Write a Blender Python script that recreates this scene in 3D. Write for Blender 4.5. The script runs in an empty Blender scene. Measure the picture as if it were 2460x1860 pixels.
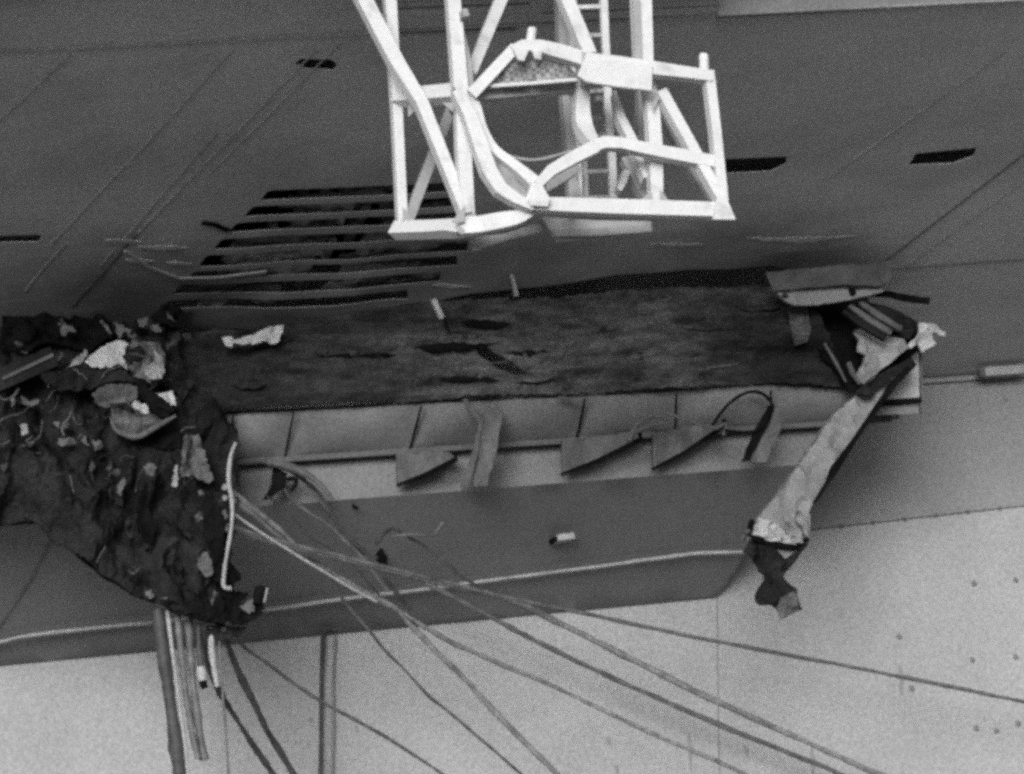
import bpy, math, random
from mathutils import Vector, Matrix, noise
from mathutils.geometry import delaunay_2d_cdt
R = math.radians
rnd = random.Random(7)
scn = bpy.context.scene
col = scn.collection

# ------------------------------------------------------------------ camera
FPX = 6975.0                       # focal length in pixels of the 2460 px wide photograph
CAM = Vector((0, 0, 6.0))
cam_d = bpy.data.cameras.new('camera')
cam_d.sensor_width = 36.0
cam_d.lens = 36.0 * FPX / 2460.0
cam_d.clip_end = 5000
cam = bpy.data.objects.new('camera', cam_d)
col.objects.link(cam)
PITCH, ROLL = 14.0, -5.0
CM = Matrix.Rotation(R(90 + PITCH), 4, 'X') @ Matrix.Rotation(R(ROLL), 4, 'Z')
cam.matrix_world = Matrix.Translation(CAM) @ CM
scn.camera = cam

# ------------------------------------------------------------------ sky, sun, exposure
SUN_EL, SUN_AZ = 7.5, -8.0         # hazy low sun behind the camera, a little to its left
w = bpy.data.worlds.new('World'); scn.world = w
w.use_nodes = True
nt = w.node_tree
bg = nt.nodes['Background']
sky = nt.nodes.new('ShaderNodeTexSky')
sky.sky_type = 'NISHITA'; sky.sun_disc = False
sky.sun_elevation = R(SUN_EL); sky.sun_rotation = R(180 - SUN_AZ)
sky.dust_density = 5.0; sky.air_density = 1.5
bw = nt.nodes.new('ShaderNodeRGBToBW')     # the photograph is black and white
nt.links.new(sky.outputs[0], bw.inputs[0])
nt.links.new(bw.outputs[0], bg.inputs['Color'])
bg.inputs['Strength'].default_value = 0.15
sd = bpy.data.lights.new('sun', 'SUN')
sd.energy = 1.5; sd.angle = R(30)
so = bpy.data.objects.new('sun', sd); col.objects.link(so)
sdir = Vector((math.sin(R(SUN_AZ)) * math.cos(R(SUN_EL)), -math.cos(R(SUN_AZ)) * math.cos(R(SUN_EL)), math.sin(R(SUN_EL))))
so.rotation_euler = sdir.to_track_quat('Z', 'Y').to_euler()
so.location = (0, -20, 30)
scn.view_settings.view_transform = 'Standard'
scn.view_settings.look = 'None'
scn.view_settings.exposure = 0.95
scn.cycles.use_denoising = False
scn.cycles.pixel_filter_type = 'BLACKMAN_HARRIS'
scn.cycles.filter_width = 3.5

# ------------------------------------------------------------------ ship axes: u along the hull, v outboard, w up
YAW = R(17)
U = Vector((math.cos(YAW), math.sin(YAW), 0.055)).normalized()
V = Vector((math.sin(YAW), -math.cos(YAW), 0))
W = V.cross(U) * -1
if W.z < 0: W = -W
H0 = Vector((0, 34.0, 6.0))
def uvw(p):
    q = p - H0
    return q.dot(U), q.dot(V), q.dot(W)
def world(u, v, w_): return H0 + U * u + V * v + W * w_
def ray(px, py):
    return (CM.to_3x3() @ Vector(((px - 1230) / FPX, -(py - 930) / FPX, -1)))
def at(px, py, v):
    """point of the photograph on the plane standing v metres outboard of the hull side"""
    d = ray(px, py)
    t = (v - (CAM - H0).dot(V)) / d.dot(V)
    return CAM + d * t
WS0 = uvw(at(2330, 903, 0))[2]
SLOPE = math.tan(R(12))
def onS(px, py, drop=0.0):
    """point of the photograph on the sloping underside of the overhang"""
    d = ray(px, py); c = CAM - H0
    t = (WS0 - drop + SLOPE * c.dot(V) - c.dot(W)) / (d.dot(W) - SLOPE * d.dot(V))
    return CAM + d * t
NS = (W * -1 + V * SLOPE).normalized()      # faces down and outboard
def mpp(v): return ((CAM - H0).dot(V) - v) * 1.02 / FPX   # metres per photo pixel
VF = uvw(onS(1000, 738))[1]                 # the burnt girder stands here

# ------------------------------------------------------------------ materials
def N(t, k): return t.nodes.new(k)
def paint(name, base, var=0.12, scale=1.3, rough=0.6, grain=0.26, stretch=(1, 1, 1), spots=None, bump=0.15, metal=0.0, spec=0.25, spots2=None, det=6, ro=0.6, soot=()):
    m = bpy.data.materials.new(name); m.use_nodes = True
    t = m.node_tree; b = t.nodes['Principled BSDF']
    tc = N(t, 'ShaderNodeTexCoord'); mp = N(t, 'ShaderNodeMapping')
    mp.inputs['Scale'].default_value = stretch
    t.links.new(tc.outputs['Object'], mp.inputs[0])
    def noi(sc, det, ro, src):
        n = N(t, 'ShaderNodeTexNoise'); n.inputs['Scale'].default_value = sc
        n.inputs['Detail'].default_value = det; n.inputs['Roughness'].default_value = ro
        t.links.new(src, n.inputs['Vector']); return n
    def rng(src, a, b_, lo, hi):
        r = N(t, 'ShaderNodeMapRange'); r.inputs[1].default_value = a; r.inputs[2].default_value = b_
        r.inputs[3].default_value = lo; r.inputs[4].default_value = hi
        t.links.new(src, r.inputs[0]); return r
    def mul(a, b_):
        n = N(t, 'ShaderNodeMath'); n.operation = 'MULTIPLY'
        t.links.new(a, n.inputs[0])
        if isinstance(b_, float): n.inputs[1].default_value = b_
        else: t.links.new(b_, n.inputs[1])
        return n
    n1 = noi(scale, det, ro, mp.outputs[0])
    n2 = noi(30, 2, 0.75, tc.outputs['Object'])
    v1 = rng(n1.outputs[0], 0.3, 0.7, 1 - var, 1 + var)
    v2 = rng(n2.outputs[0], 0.3, 0.7, 1 - grain, 1 + grain)
    cur = mul(v1.outputs[0], v2.outputs[0])
    cur = mul(cur.outputs[0], float(base))
    for sp in (spots, spots2):                 # (scale, threshold, softness, value)
        if not sp: continue
        sc, th, so_, val = sp
        n3 = noi(sc, 7, 0.65, mp.outputs[0])
        f = rng(n3.outputs[0], th, th + so_, 0, 1)
        mx = N(t, 'ShaderNodeMix'); mx.data_type = 'FLOAT'
        t.links.new(f.outputs[0], mx.inputs[0]); t.links.new(cur.outputs[0], mx.inputs[2])
        mx.inputs[3].default_value = val
        cur = mx
    for P_, r0, r1, val, mx_ in soot:          # soot spread on the plates round a burnt spot
        ds = N(t, 'ShaderNodeVectorMath'); ds.operation = 'DISTANCE'
        t.links.new(tc.outputs['Object'], ds.inputs[0]); ds.inputs[1].default_value = P_
        n4 = noi(1.6, 8, 0.65, mp.outputs[0])
        ad = N(t, 'ShaderNodeMath'); ad.operation = 'MULTIPLY_ADD'
        t.links.new(n4.outputs[0], ad.inputs[0]); ad.inputs[1].default_value = r1 * 1.1; t.links.new(ds.outputs['Value'], ad.inputs[2])
        f = rng(ad.outputs[0], r0 + r1 * .55, r1 * 1.55, mx_, 0)
        mx = N(t, 'ShaderNodeMix'); mx.data_type = 'FLOAT'
        t.links.new(f.outputs[0], mx.inputs[0]); t.links.new(cur.outputs[0], mx.inputs[2]); mx.inputs[3].default_value = val
        cur = mx
    t.links.new(cur.outputs[0], b.inputs['Base Color'])
    b.inputs['Roughness'].default_value = rough
    b.inputs['Metallic'].default_value = metal
    b.inputs['Specular IOR Level'].default_value = spec
    if bump:
        bp = N(t, 'ShaderNodeBump'); bp.inputs['Strength'].default_value = bump; bp.inputs['Distance'].default_value = 0.03
        t.links.new(n1.outputs[0], bp.inputs['Height']); t.links.new(bp.outputs[0], b.inputs['Normal'])
    return m
M = {}
SO = Vector((H0.x, H0.y, 0))
def sp_(p): return tuple(p - SO)
SOOT_U = [(sp_(onS(780, 610)), .5, 2.9, .11, .62), (sp_(onS(300, 760)), .3, 2.2, .10, .7), (sp_(onS(1250, 660)), .4, 1.9, .12, .6), (sp_(onS(1750, 640)), .3, 1.8, .10, .7), (sp_(onS(1950, 660)), .2, 1.2, .10, .6)]
SOOT_G = [(sp_(at(470, 930, VF)), .4, 2.2, .012, .75), (sp_(at(850, 970, VF)), .2, 1.4, .014, .6), (sp_(at(1880, 820, VF)), .3, 1.4, .012, .8), (sp_(at(1480, 950, VF)), .1, .9, .014, .5)]
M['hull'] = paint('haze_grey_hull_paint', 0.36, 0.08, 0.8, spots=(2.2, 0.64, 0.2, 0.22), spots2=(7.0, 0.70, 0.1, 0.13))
M['under'] = paint('haze_grey_underside_paint', 0.47, 0.14, 0.5, stretch=(.5, 1, 1), spots=(0.7, 0.52, 0.3, 0.27), spots2=(3.0, 0.68, 0.12, 0.62), soot=SOOT_U)
M['under_scuff'] = paint('scraped_underside_paint', 0.44, 0.3, 6, spots=(5, 0.48, 0.2, 0.42))
M['lining'] = paint('sooty_lining', 0.20, 0.5, 2.0, 0.8, 0.2, (.5, .5, 2), (1.5, 0.5, 0.2, 0.05), 0.4)
M['under_seam'] = paint('faint_underside_seam', 0.33, 0.3, 2, bump=0)
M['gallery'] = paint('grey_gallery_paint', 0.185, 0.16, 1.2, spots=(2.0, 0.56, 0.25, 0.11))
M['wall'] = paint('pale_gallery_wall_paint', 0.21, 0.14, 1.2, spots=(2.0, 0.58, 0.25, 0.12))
M['bracket'] = paint('dirty_bracket_paint', 0.11, 0.3, 2.5, spots=(3, 0.60, 0.2, 0.05))
M['strake'] = paint('upper_strake_grey', 0.26, 0.08, 0.8, spots=(2.2, 0.64, 0.2, 0.18))  # a step darker than the hull grey
M['beam'] = paint('pale_scuffed_beam_paint', 0.24, 0.28, 1.8, 0.6, 0.15, spots=(2.4, 0.64, 0.2, 0.15), bump=0.3)
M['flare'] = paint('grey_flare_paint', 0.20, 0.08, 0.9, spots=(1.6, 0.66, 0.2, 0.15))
M['seam'] = paint('dirty_weld_seam', 0.11, 0.2, 3, bump=0)
M['white'] = paint('white_frame_paint', 0.62, 0.07, 2.5, 0.5, 0.08, spots=(3.4, 0.58, 0.14, 0.42), bump=0.08, spots2=(9, 0.70, 0.06, 0.22))
M['dull'] = paint('dull_grey_frame_tone', 0.33, 0.15, 4, 0.6, 0.1, spots=(5, 0.60, 0.1, 0.18), bump=0.1)  # greyer than the white bars: back members, most rungs, plates and ties
def grating(name):
    m = paint(name, 0.30, 0.15, 4, 0.7, 0.1); t = m.node_tree; b = t.nodes['Principled BSDF']
    lk = b.inputs['Base Color'].links[0]; src = lk.from_socket
    tc = N(t, 'ShaderNodeTexCoord'); ck = N(t, 'ShaderNodeTexChecker'); ck.inputs['Scale'].default_value = 26
    ck.inputs[1].default_value = (1.25, 1.25, 1.25, 1); ck.inputs[2].default_value = (.6, .6, .6, 1)
    t.links.new(tc.outputs['Object'], ck.inputs[0])
    mx = N(t, 'ShaderNodeMix'); mx.data_type = 'RGBA'; mx.blend_type = 'MULTIPLY'; mx.inputs[0].default_value = 1
    t.links.new(src, mx.inputs[6]); t.links.new(ck.outputs[0], mx.inputs[7]); t.links.new(mx.outputs[2], b.inputs['Base Color'])
    return m
M['grating'] = grating('platform_grating_metal')
M['char'] = paint('charred_steel', 0.024, 0.8, 2.6, 0.8, 0.3, (1.5, 1.5, 0.7), (1.3, 0.50, 0.2, 0.006), 0.8, spec=0.04, spots2=(6, 0.66, 0.08, 0.10), det=10, ro=0.7)
M['char_girder'] = paint('scorched_girder_plate', 0.092, 0.85, 3.4, 0.8, 0.35, (0.6, 0.6, 2.0), (0.75, 0.47, 0.22, 0.014), 1.0, spec=0.06, spots2=(5.0, 0.60, 0.1, 0.014), det=11, ro=0.72, soot=SOOT_G)
M['soot'] = paint('black_soot', 0.008, 0.5, 3, 0.9, 0.2, spec=0.03)
M['scorched'] = paint('scorched_grey_paint', 0.105, 0.35, 2.4, 0.65, 0.2, (1, 1, 1), (2.0, 0.56, 0.15, 0.04), 0.5)
M['bare'] = paint('torn_bare_metal', 0.25, 0.25, 3.5, 0.5, 0.15, spots=(3.2, 0.60, 0.1, 0.08), bump=0.4)
M['pale'] = paint('pale_torn_metal', 0.40, 0.2, 5, 0.55, 0.12, spots=(4.5, 0.62, 0.08, 0.14), bump=0.3)
M['cable'] = paint('grey_cable_sheath', 0.13, 0.45, 6.0, 0.6, 0.2, bump=0)
M['pale_cable'] = paint('pale_cable_sheath', 0.21, 0.45, 6.0, 0.6, 0.25, bump=0)
M['dark_cable'] = paint('dark_cable_sheath', 0.06, 0.45, 6.0, 0.6, 0.2, bump=0)
M['rope'] = paint('pale_rope', 0.34, 0.2, 8.0, 0.8, 0.2, bump=0)
M['water'] = paint('sea_water', 0.06, 0.3, 0.2, 0.35, 0.0, bump=0.4)

# ------------------------------------------------------------------ mesh helpers
class MB:
    def __init__(s): s.v = []; s.f = []
    def quad_box(s, c):                        # 8 corners: 4 of one end, 4 of the other
        n = len(s.v); s.v += c
        for f in ((0, 1, 2, 3), (7, 6, 5, 4), (0, 4, 5, 1), (1, 5, 6, 2), (2, 6, 7, 3), (3, 7, 4, 0)):
            s.f.append(tuple(n + i for i in f))
        return s
    def beam(s, pts, wd, dp, axis=None):
        """rectangular bar through pts: wd metres across (number or list), dp metres along axis"""
        axis = (axis or V).normalized()
        n0 = len(s.v); k = len(pts)
        wl = wd if isinstance(wd, (list, tuple)) else [wd] * k
        for i, p in enumerate(pts):
            a = pts[max(i - 1, 0)]; b = pts[min(i + 1, k - 1)]
            t = (b - a).normalized()
            side = t.cross(axis)
            side = side.normalized() if side.length > 1e-4 else W.copy()
            dpv = axis - t * axis.dot(t); dpv = dpv.normalized() if dpv.length > 1e-3 else side.cross(t)
            h = wl[i] / 2; g = dp / 2
            s.v += [p - side * h - dpv * g, p + side * h - dpv * g, p + side * h + dpv * g, p - side * h + dpv * g]
        for i in range(k - 1):
            for j in range(4):
                a = n0 + i * 4 + j; b = n0 + i * 4 + (j + 1) % 4
                s.f.append((a, b, b + 4, a + 4))
        s.f.append((n0 + 3, n0 + 2, n0 + 1, n0)); e = n0 + (k - 1) * 4
        s.f.append((e, e + 1, e + 2, e + 3))
        return s
    def tube(s, pts, r, n=8):
        rl = r if isinstance(r, (list, tuple)) else [r] * len(pts)
        n0 = len(s.v); k = len(pts); up = Vector((0.3, 0.2, 1)).normalized()
        for i, p in enumerate(pts):
            t = (pts[min(i + 1, k - 1)] - pts[max(i - 1, 0)]).normalized()
            a = t.cross(up)
            a = a.normalized() if a.length > 1e-3 else V.copy()
            b = t.cross(a)
            for j in range(n):
                q = 2 * math.pi * j / n
                s.v.append(p + (a * math.cos(q) + b * math.sin(q)) * rl[i])
        for i in range(k - 1):
            for j in range(n):
                a = n0 + i * n + j; b = n0 + i * n + (j + 1) % n
                s.f.append((a, a + n, b + n, b))
        s.f.append(tuple(n0 + j for j in range(n)))
        s.f.append(tuple(n0 + (k - 1) * n + j for j in reversed(range(n))))
        return s
    def build(s, name, mat, parent=None, smooth=False):
        me = bpy.data.meshes.new(name)
        off = parent_loc(parent)
        me.from_pydata([tuple(q - off) for q in s.v], [], s.f)
        me.materials.append(mat)
        o = bpy.data.objects.new(name, me); col.objects.link(o)
        if parent: o.parent = parent
        import bmesh
        bm = bmesh.new(); bm.from_mesh(me)
        bmesh.ops.recalc_face_normals(bm, faces=bm.faces); bm.to_mesh(me); bm.free()
        if smooth:
            for p in me.polygons: p.use_smooth = True
            me.set_sharp_from_angle(angle=R(40))
        return o
def parent_loc(p):
    q = Vector((0, 0, 0))
    while p is not None:
        q += p.location; p = p.parent
    return q
def tag(o, label=None, cat=None, group=None, kind=None):
    if label: o['label'] = label
    if cat: o['category'] = cat
    if group: o['group'] = group
    if kind: o['kind'] = kind
    return o
def empty(name, loc, label, cat, group=None):
    o = bpy.data.objects.new(name, None); col.objects.link(o); o.location = loc
    o.empty_display_size = 0.3
    return tag(o, label, cat, group)
def smooth_pts(pts, sub=6):
    """Catmull-Rom through pts (vectors of any size)"""
    out = []
    n = len(pts)
    for i in range(n - 1):
        p0, p1, p2, p3 = pts[max(i - 1, 0)], pts[i], pts[i + 1], pts[min(i + 2, n - 1)]
        for j in range(sub):
            t = j / sub
            out.append(0.5 * ((2 * p1) + (p2 - p0) * t + (2 * p0 - 5 * p1 + 4 * p2 - p3) * t * t + (3 * p1 - p0 - 3 * p2 + p3) * t ** 3))
    out.append(pts[-1]); return out
def inside(p, poly):
    r = False; n = len(poly)
    for i in range(n):
        (x1, y1), (x2, y2) = poly[i], poly[(i + 1) % n]
        if (y1 > p[1]) != (y2 > p[1]) and p[0] < (x2 - x1) * (p[1] - y1) / (y2 - y1) + x1: r = not r
    return r
def dense(poly, step, ragged, r):
    out = []
    for i in range(len(poly)):
        a, b = poly[i], poly[(i + 1) % len(poly)]
        L = math.hypot(b[0] - a[0], b[1] - a[1]); k = max(1, int(L / step))
        for j in range(k):
            t = j / k; q = ragged if j else 0
            out.append((a[0] + (b[0] - a[0]) * t + r.uniform(-q, q), a[1] + (b[1] - a[1]) * t + r.uniform(-q, q)))
    return out
def sheet(poly, place, thick=0.02, step=30, crumple=0.0, freq=1.5, ragged=0.0, holes=(), back=None, seed=1, sharp=True, aniso=None, rough=0.0):
    """a plate with the outline poly, set at its own distance by place(px, py), bent by crumple metres and thick metres thick"""
    r = random.Random(seed)
    back = back or (V * -1)
    outer = dense(poly, step, ragged, r)
    loops = [outer] + [dense(h, step, 0, r) for h in holes]
    vs = []; es = []
    for L in loops:
        n = len(vs); vs += [Vector(p) for p in L]
        es += [(n + i, n + (i + 1) % len(L)) for i in range(len(L))]
    xs = [p[0] for p in outer]; ys = [p[1] for p in outer]
    y = min(ys) + step * .5
    while y < max(ys):
        x = min(xs) + step * .5
        while x < max(xs):
            p = (x + r.uniform(-.3, .3) * step, y + r.uniform(-.3, .3) * step)
            if inside(p, outer) and not any(inside(p, h) for h in loops[1:]): vs.append(Vector(p))
            x += step
        y += step
    ov, oe, of, *_ = delaunay_2d_cdt(vs, es, [], 0, 1e-5)
    def keep(f):
        c = (sum(ov[i][0] for i in f) / 3, sum(ov[i][1] for i in f) / 3)
        return inside(c, outer) and not any(inside(c, h) for h in loops[1:])
    of = [f for f in of if keep(f)]
    used = sorted({i for f in of for i in f}); mp = {k: i for i, k in enumerate(used)}
    mb = MB(); front = []
    sv = Vector((seed * 3.1, seed * 1.7, 0))
    for k in used:
        p = place(ov[k][0], ov[k][1])
        if crumple:
            q = p * freq + sv
            if aniso: a_, b_, c_ = uvw(p); q = Vector((a_ * aniso[0], c_ * aniso[1], b_)) * freq + sv
            d = noise.noise(q) + 0.5 * noise.noise(q * 2.3) + 0.25 * noise.noise(q * 5)
            if sharp: d = 1.2 * (0.5 - abs(d)) * 1.2
            if rough:
                q2 = p * 4.5 + sv
                if aniso: q2 = Vector((a_ * aniso[0], c_ * aniso[1], b_)) * 4.0 + sv
                d += rough * (noise.noise(q2) + .7 * noise.noise(q2 * 2.1) + .5 * abs(noise.noise(q2 * 4.3)))
            p = p - back * (d * crumple)
        front.append(p)
    n = len(front)
    mb.v = front + [p + back * thick for p in front]
    cnt = {}
    for f in of:
        f = [mp[i] for i in f]
        mb.f.append(tuple(f)); mb.f.append(tuple(n + i for i in reversed(f)))
        for i in range(len(f)):
            a, b = f[i], f[(i + 1) % len(f)]
            if (b, a) in cnt: cnt.pop((b, a))
            else: cnt[(a, b)] = 1
    for (a, b) in cnt: mb.f.append((b, a, n + a, n + b))
    return mb
def vplane(v): return lambda x, y: at(x, y, v)
def vramp(y0, v0, y1, v1): return lambda x, y: at(x, y, v0 + (v1 - v0) * (y - y0) / (y1 - y0))

# ------------------------------------------------------------------ sea
mb = MB(); S_ = 1500
mb.v = [Vector((-S_, -S_, 0)), Vector((S_, -S_, 0)), Vector((S_, S_, 0)), Vector((-S_, S_, 0))]; mb.f = [(0, 1, 2, 3)]
tag(mb.build('water', M['water']), kind='structure')

# ------------------------------------------------------------------ ship: hull, overhang, flare, gallery
ship = empty('ship', (world(0, 0, 0).x, world(0, 0, 0).y, 0), 'huge grey warship side with a burnt, torn overhang above its hull', 'ship')
# hull side
mb = MB()
mb.quad_box([world(-34, -.4, -9), world(34, -.4, -9), world(34, 0, -9), world(-34, 0, -9),
             world(-34, -.4, WS0 + 3.6), world(34, -.4, WS0 + 3.6), world(34, 0, WS0 + 3.6), world(-34, 0, WS0 + 3.6)])
mb.build('hull', M['hull'], ship)

# ---- underside of the overhang, with the slots cut through it
ytop = lambda x: 122 - .0485 * x
slots = []
def stadium(x0, x1, ya, h, cut=26, sl=-.045, end=0):
    """slot with a slanted left end; ya is the top edge height at x0"""
    f = lambda x, d: (x, ya + sl * (x - x0) + d)
    return [f(x0 + cut, 0), f(x0 + cut * .55, 3), f(x0, h * .8), f(x0 - 6, h), f(x1 - end, h), f(x1, h * .35), f(x1, 0)]
rows = [(628, 1135, 459, 24), (590, 1130, 498, 24), (552, 1125, 537, 22), (516, 1135, 575, 24), (480, 1125, 614, 27),
        (450, 1100, 652, 22), (418, 1060, 688, 24), (388, 980, 727, 20)]
for x0, x1, ya, h in rows: slots.append(stadium(x0, x1, ya, h))
vents = [[(1738, 420), (1741, 385), (1892, 378), (1888, 396), (1852, 414)],
         [(2182, 396), (2200, 368), (2347, 354), (2338, 374), (2290, 391)],
         [(708, 154), (722, 142), (796, 144), (812, 156), (800, 170), (770, 166), (738, 166)],
         [(-60, 572), (95, 566), (101, 574), (92, 584), (-60, 590)]]
Spoly = [(-900, ytop(-900)), (3300, ytop(3300)), (3300, 845), (2500, 893), (1985, 925), (2060, 860), (2095, 760), (2075, 662), (1850, 638),
         (1650, 646), (1480, 664), (1300, 688), (1130, 706), (1035, 727), (890, 744), (770, 762), (600, 786), (395, 800), (0, 840), (-900, 920)]
def Sdent(x, y):                               # buckled plating near the burnt edge
    p = onS(x, y)
    k = max(0, min(1, (y - (470 - .045 * x)) / 250)) * max(0, min(1, (2250 - x) / 300))
    d = noise.noise(p * .55) * .07 + noise.noise(p * 1.6) * .03
    return p + NS * (d * k + noise.noise(p * .35) * .03)
mb = sheet(Spoly, Sdent, .008, 42, holes=slots + vents, back=NS * -1)
mb.build('overhang_plating', M['under'], ship, True)
# outer strip of the overhang past the long butt seam
mb = sheet([(-900, ytop(-900)), (-900, -260), (1740, -360), (1725, ytop(1725))], lambda x, y: onS(x, y) + NS * (noise.noise(onS(x, y) * .35) * .03), .02, 160, back=NS * -1)
mb.build('outer_plating', M['under'], ship)
mb = sheet([(1725, 38), (1740, -360), (3300, -460), (3300, ytop(3300) - 2)], lambda x, y: at(x, y, uvw(onS(1725, 38))[1] + .05), .08, 160)
mb.build('deck_edge_panel', M['wall'], ship)
# box over the overhang: keeps its inside dark
ve = uvw(onS(1725, -150))[1]; wt = WS0 + SLOPE * ve
mb = MB()
mb.quad_box([world(-34, -.3, wt + .9), world(34, -.3, wt + .9), world(34, ve + .1, wt + .9), world(-34, ve + .1, wt + .9),
             world(-34, -.3, wt + 1.3), world(34, -.3, wt + 1.3), world(34, ve + .1, wt + 1.3), world(-34, ve + .1, wt + 1.3)])
up_ = uvw(onS(1727, -150))[0]
mb.quad_box([world(-34, ve - .02, wt - .1), world(up_, ve - .02, wt - .1), world(up_, ve + .1, wt - .1), world(-34, ve + .1, wt - .1),
             world(-34, ve - .02, wt + .9), world(up_, ve - .02, wt + .9), world(up_, ve + .1, wt + .9), world(-34, ve + .1, wt + .9)])
mb.quad_box([world(-34, ve + .1, wt + 1.0), world(34, ve + .1, wt + 1.0), world(34, 11.6, wt + 1.0), world(-34, 11.6, wt + 1.0),
             world(-34, ve + .1, wt + 1.4), world(34, ve + .1, wt + 1.4), world(34, 11.6, wt + 1.4), world(-34, 11.6, wt + 1.4)])
mb.build('deck_edge', M['under'], ship)

# stringers seen through the slots
mb = MB()
for x0, x1, ya, h in rows:
    a = onS(x0 + 10, ya + h * .6) - NS * .55; b = onS(x1, ya + h * .6 - .045 * (x1 - x0)) - NS * .55
    MB().beam([a, b], .04, .25, NS).build('stringer', M['char'], ship)
mb = MB()
for x0, x1, ya, h in rows:
    for k in range(2):
        x = rnd.uniform(x0 + 120, x1 - 60); y = ya - .045 * (x - x0)
        a = onS(x, y - 6) - NS * .12; b = onS(x - 18, y + h + 10) - NS * .12
        MB().beam([a, b], .09, .1, NS).build('frame_rib', M['scorched'], ship)
# inner plating hanging in the slots: dents of the torn lining
for i, (x0, x1, ya, h) in enumerate(rows):
    sl = -.045
    for j, (xa, xb) in enumerate(((x0 + rnd.uniform(60, 190), x0 + rnd.uniform(260, 360)), (x0 + rnd.uniform(370, 430), x1 + 10))):
        q = [(xa, ya - 8 + sl * (xa - x0)), (xb, ya - 8 + sl * (xb - x0)), (xb - 16, ya + h + 4 + sl * (xb - x0)), (xa - 30, ya + h + 4 + sl * (xa - x0))]
        mb = sheet(q, lambda x, y: onS(x, y) - NS * (.10 + .05 * j), .02, 14, .10, 1.2, 4, back=NS * -1, seed=30 + i * 2 + j, rough=.3)
        mb.build('lining_strip', M['lining' if (i + j) % 3 else 'char_girder'], ship)
# seams of the underside plates
def strip(pts, wpx, place, lift, mat, name, par=None, th=.006):
    mb = MB(); P = [place(*p) + lift for p in pts]
    mb.beam(P, wpx * .008, th, NS); mb.build(name, mat, par or ship)
def seg(a, b, n=16): return [(a[0] + (b[0] - a[0]) * k / n, a[1] + (b[1] - a[1]) * k / n) for k in range(n + 1)]
for a, b, wd in [((2125, 622), (2700, 190), 3.2), ((2170, 640), (2700, 262), 2), ((120, 590), (560, 118), 1.6), ((240, 640), (520, 318), 1.6),
                 ((175, 742), (330, 560), 4), ((60, 700), (160, 585), 2), ((330, 560), (760, 120), 1.5), ((1985, 430), (2420, 118), 1.2),
                 ((-200, 470), (170, 130), 1.4), ((500, 420), (820, 100), 1.2)]:
    strip(seg(a, b), wd, Sdent, NS * .004, M['seam'] if wd > 3 else M['under_seam'], 'plate_seam')
for a, b, wd in [((-900, ytop(-900)), (3300, ytop(3300)), 3.0), ((1985, 652), (3300, 575), 2.0), ((940, 80), (1240, 70), 2.5), ((930, 16), (1270, 2), 4), ((1300, 26), (1725, 8), 2)]:
    strip(seg(a, b, 24), wd, Sdent if b[1] > 60 or b[0] > 3000 else (lambda x, y: onS(x, y) + NS * .02), NS * .008, M['seam'] if a[0] > 0 else M['under_seam'], 'butt_seam')

strip([(300, 600), (360, 640), (430, 668), (520, 664), (640, 652)], 4, Sdent, NS * .012, M['under'], 'bent_strip', th=.02)
strip([(486, 534), (515, 538), (548, 552)], 7, Sdent, NS * .012, M['soot'], 'torn_strip', th=.02)
for x, y, L_, wd in [(250, 575, 90, 9), (300, 622, 70, 7), (330, 590, 120, 6), (1790, 566, 260, 8), (1560, 585, 130, 6), (400, 628, 60, 6), (1040, 690, 90, 6)]:
    sheet([(x, y), (x + L_ * .4, y - 3), (x + L_, y + 4 - .03 * L_), (x + L_ * .6, y + wd), (x + L_ * .2, y + wd * .8)], lambda X, Y: Sdent(X, Y) + NS * .012, .006, 12, 0, 1, 2, back=NS * -1, seed=int(x)).build('scraped_patch', M['under_scuff'], ship)
# ---- burnt girder under the torn edge
gpoly = [(330, 810), (600, 793), (770, 766), (890, 747), (1040, 728), (1280, 722), (1550, 700), (1860, 688), (1945, 735), (1980, 800), (2045, 935),
         (1850, 921), (1500, 942), (1200, 952), (1000, 964), (700, 978), (560, 990), (440, 1000), (330, 985)]
gash = [[(1130, 824), (1158, 828), (1200, 862), (1240, 888), (1296, 928), (1228, 905), (1185, 884), (1152, 858)],
        [(1062, 768), (1068, 770), (1080, 800), (1118, 806), (1116, 812), (1076, 808), (1066, 790)]]
mb = sheet(gpoly, vplane(VF), .03, 9.5, .15, 1.0, 3.5, gash, seed=3, aniso=(.5, 1.8), rough=.30)
mb.build('burnt_girder', M['char_girder'], ship)
for k in range(12):
    x = rnd.uniform(420, 1800); f_ = rnd.uniform(.1, .9)
    yy = (802 - .075 * (x - 400)) * (1 - f_) + (985 - .05 * (x - 500)) * f_
    L_ = rnd.uniform(40, 190); h_ = rnd.uniform(6, 20); q = rnd.uniform(-8, 8)
    pl = [(x, yy), (x + L_ * .3, yy - h_ * .5), (x + L_ * .7, yy - h_ * .3 + q), (x + L_, yy + q), (x + L_ * .75, yy + h_ * .6 + q), (x + L_ * .3, yy + h_ * .5)]
    sheet(pl, vplane(VF + .09), .01, 12, .08, 1.8, 3.5, seed=300 + k).build('charred_flake', M[('char_girder', 'soot', 'char_girder', 'soot')[k % 4]], ship)
# bottom return of the girder, back to the gallery
L = [(-300, 1010), (330, 990), (560, 990), (1000, 965), (1500, 943), (1850, 922), (2030, 930)]
mb = MB(); n = len(L)
for x, y in L:
    p = at(x, y + 2, VF - .02); u_, v_, w_ = uvw(p); mb.v.append(p); mb.v.append(world(u_, -.1, w_ + .05))
for i in range(n - 1): mb.f.append((2 * i, 2 * i + 1, 2 * i + 3, 2 * i + 2))
mb.build('girder_flange', M['soot'], ship)
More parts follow.
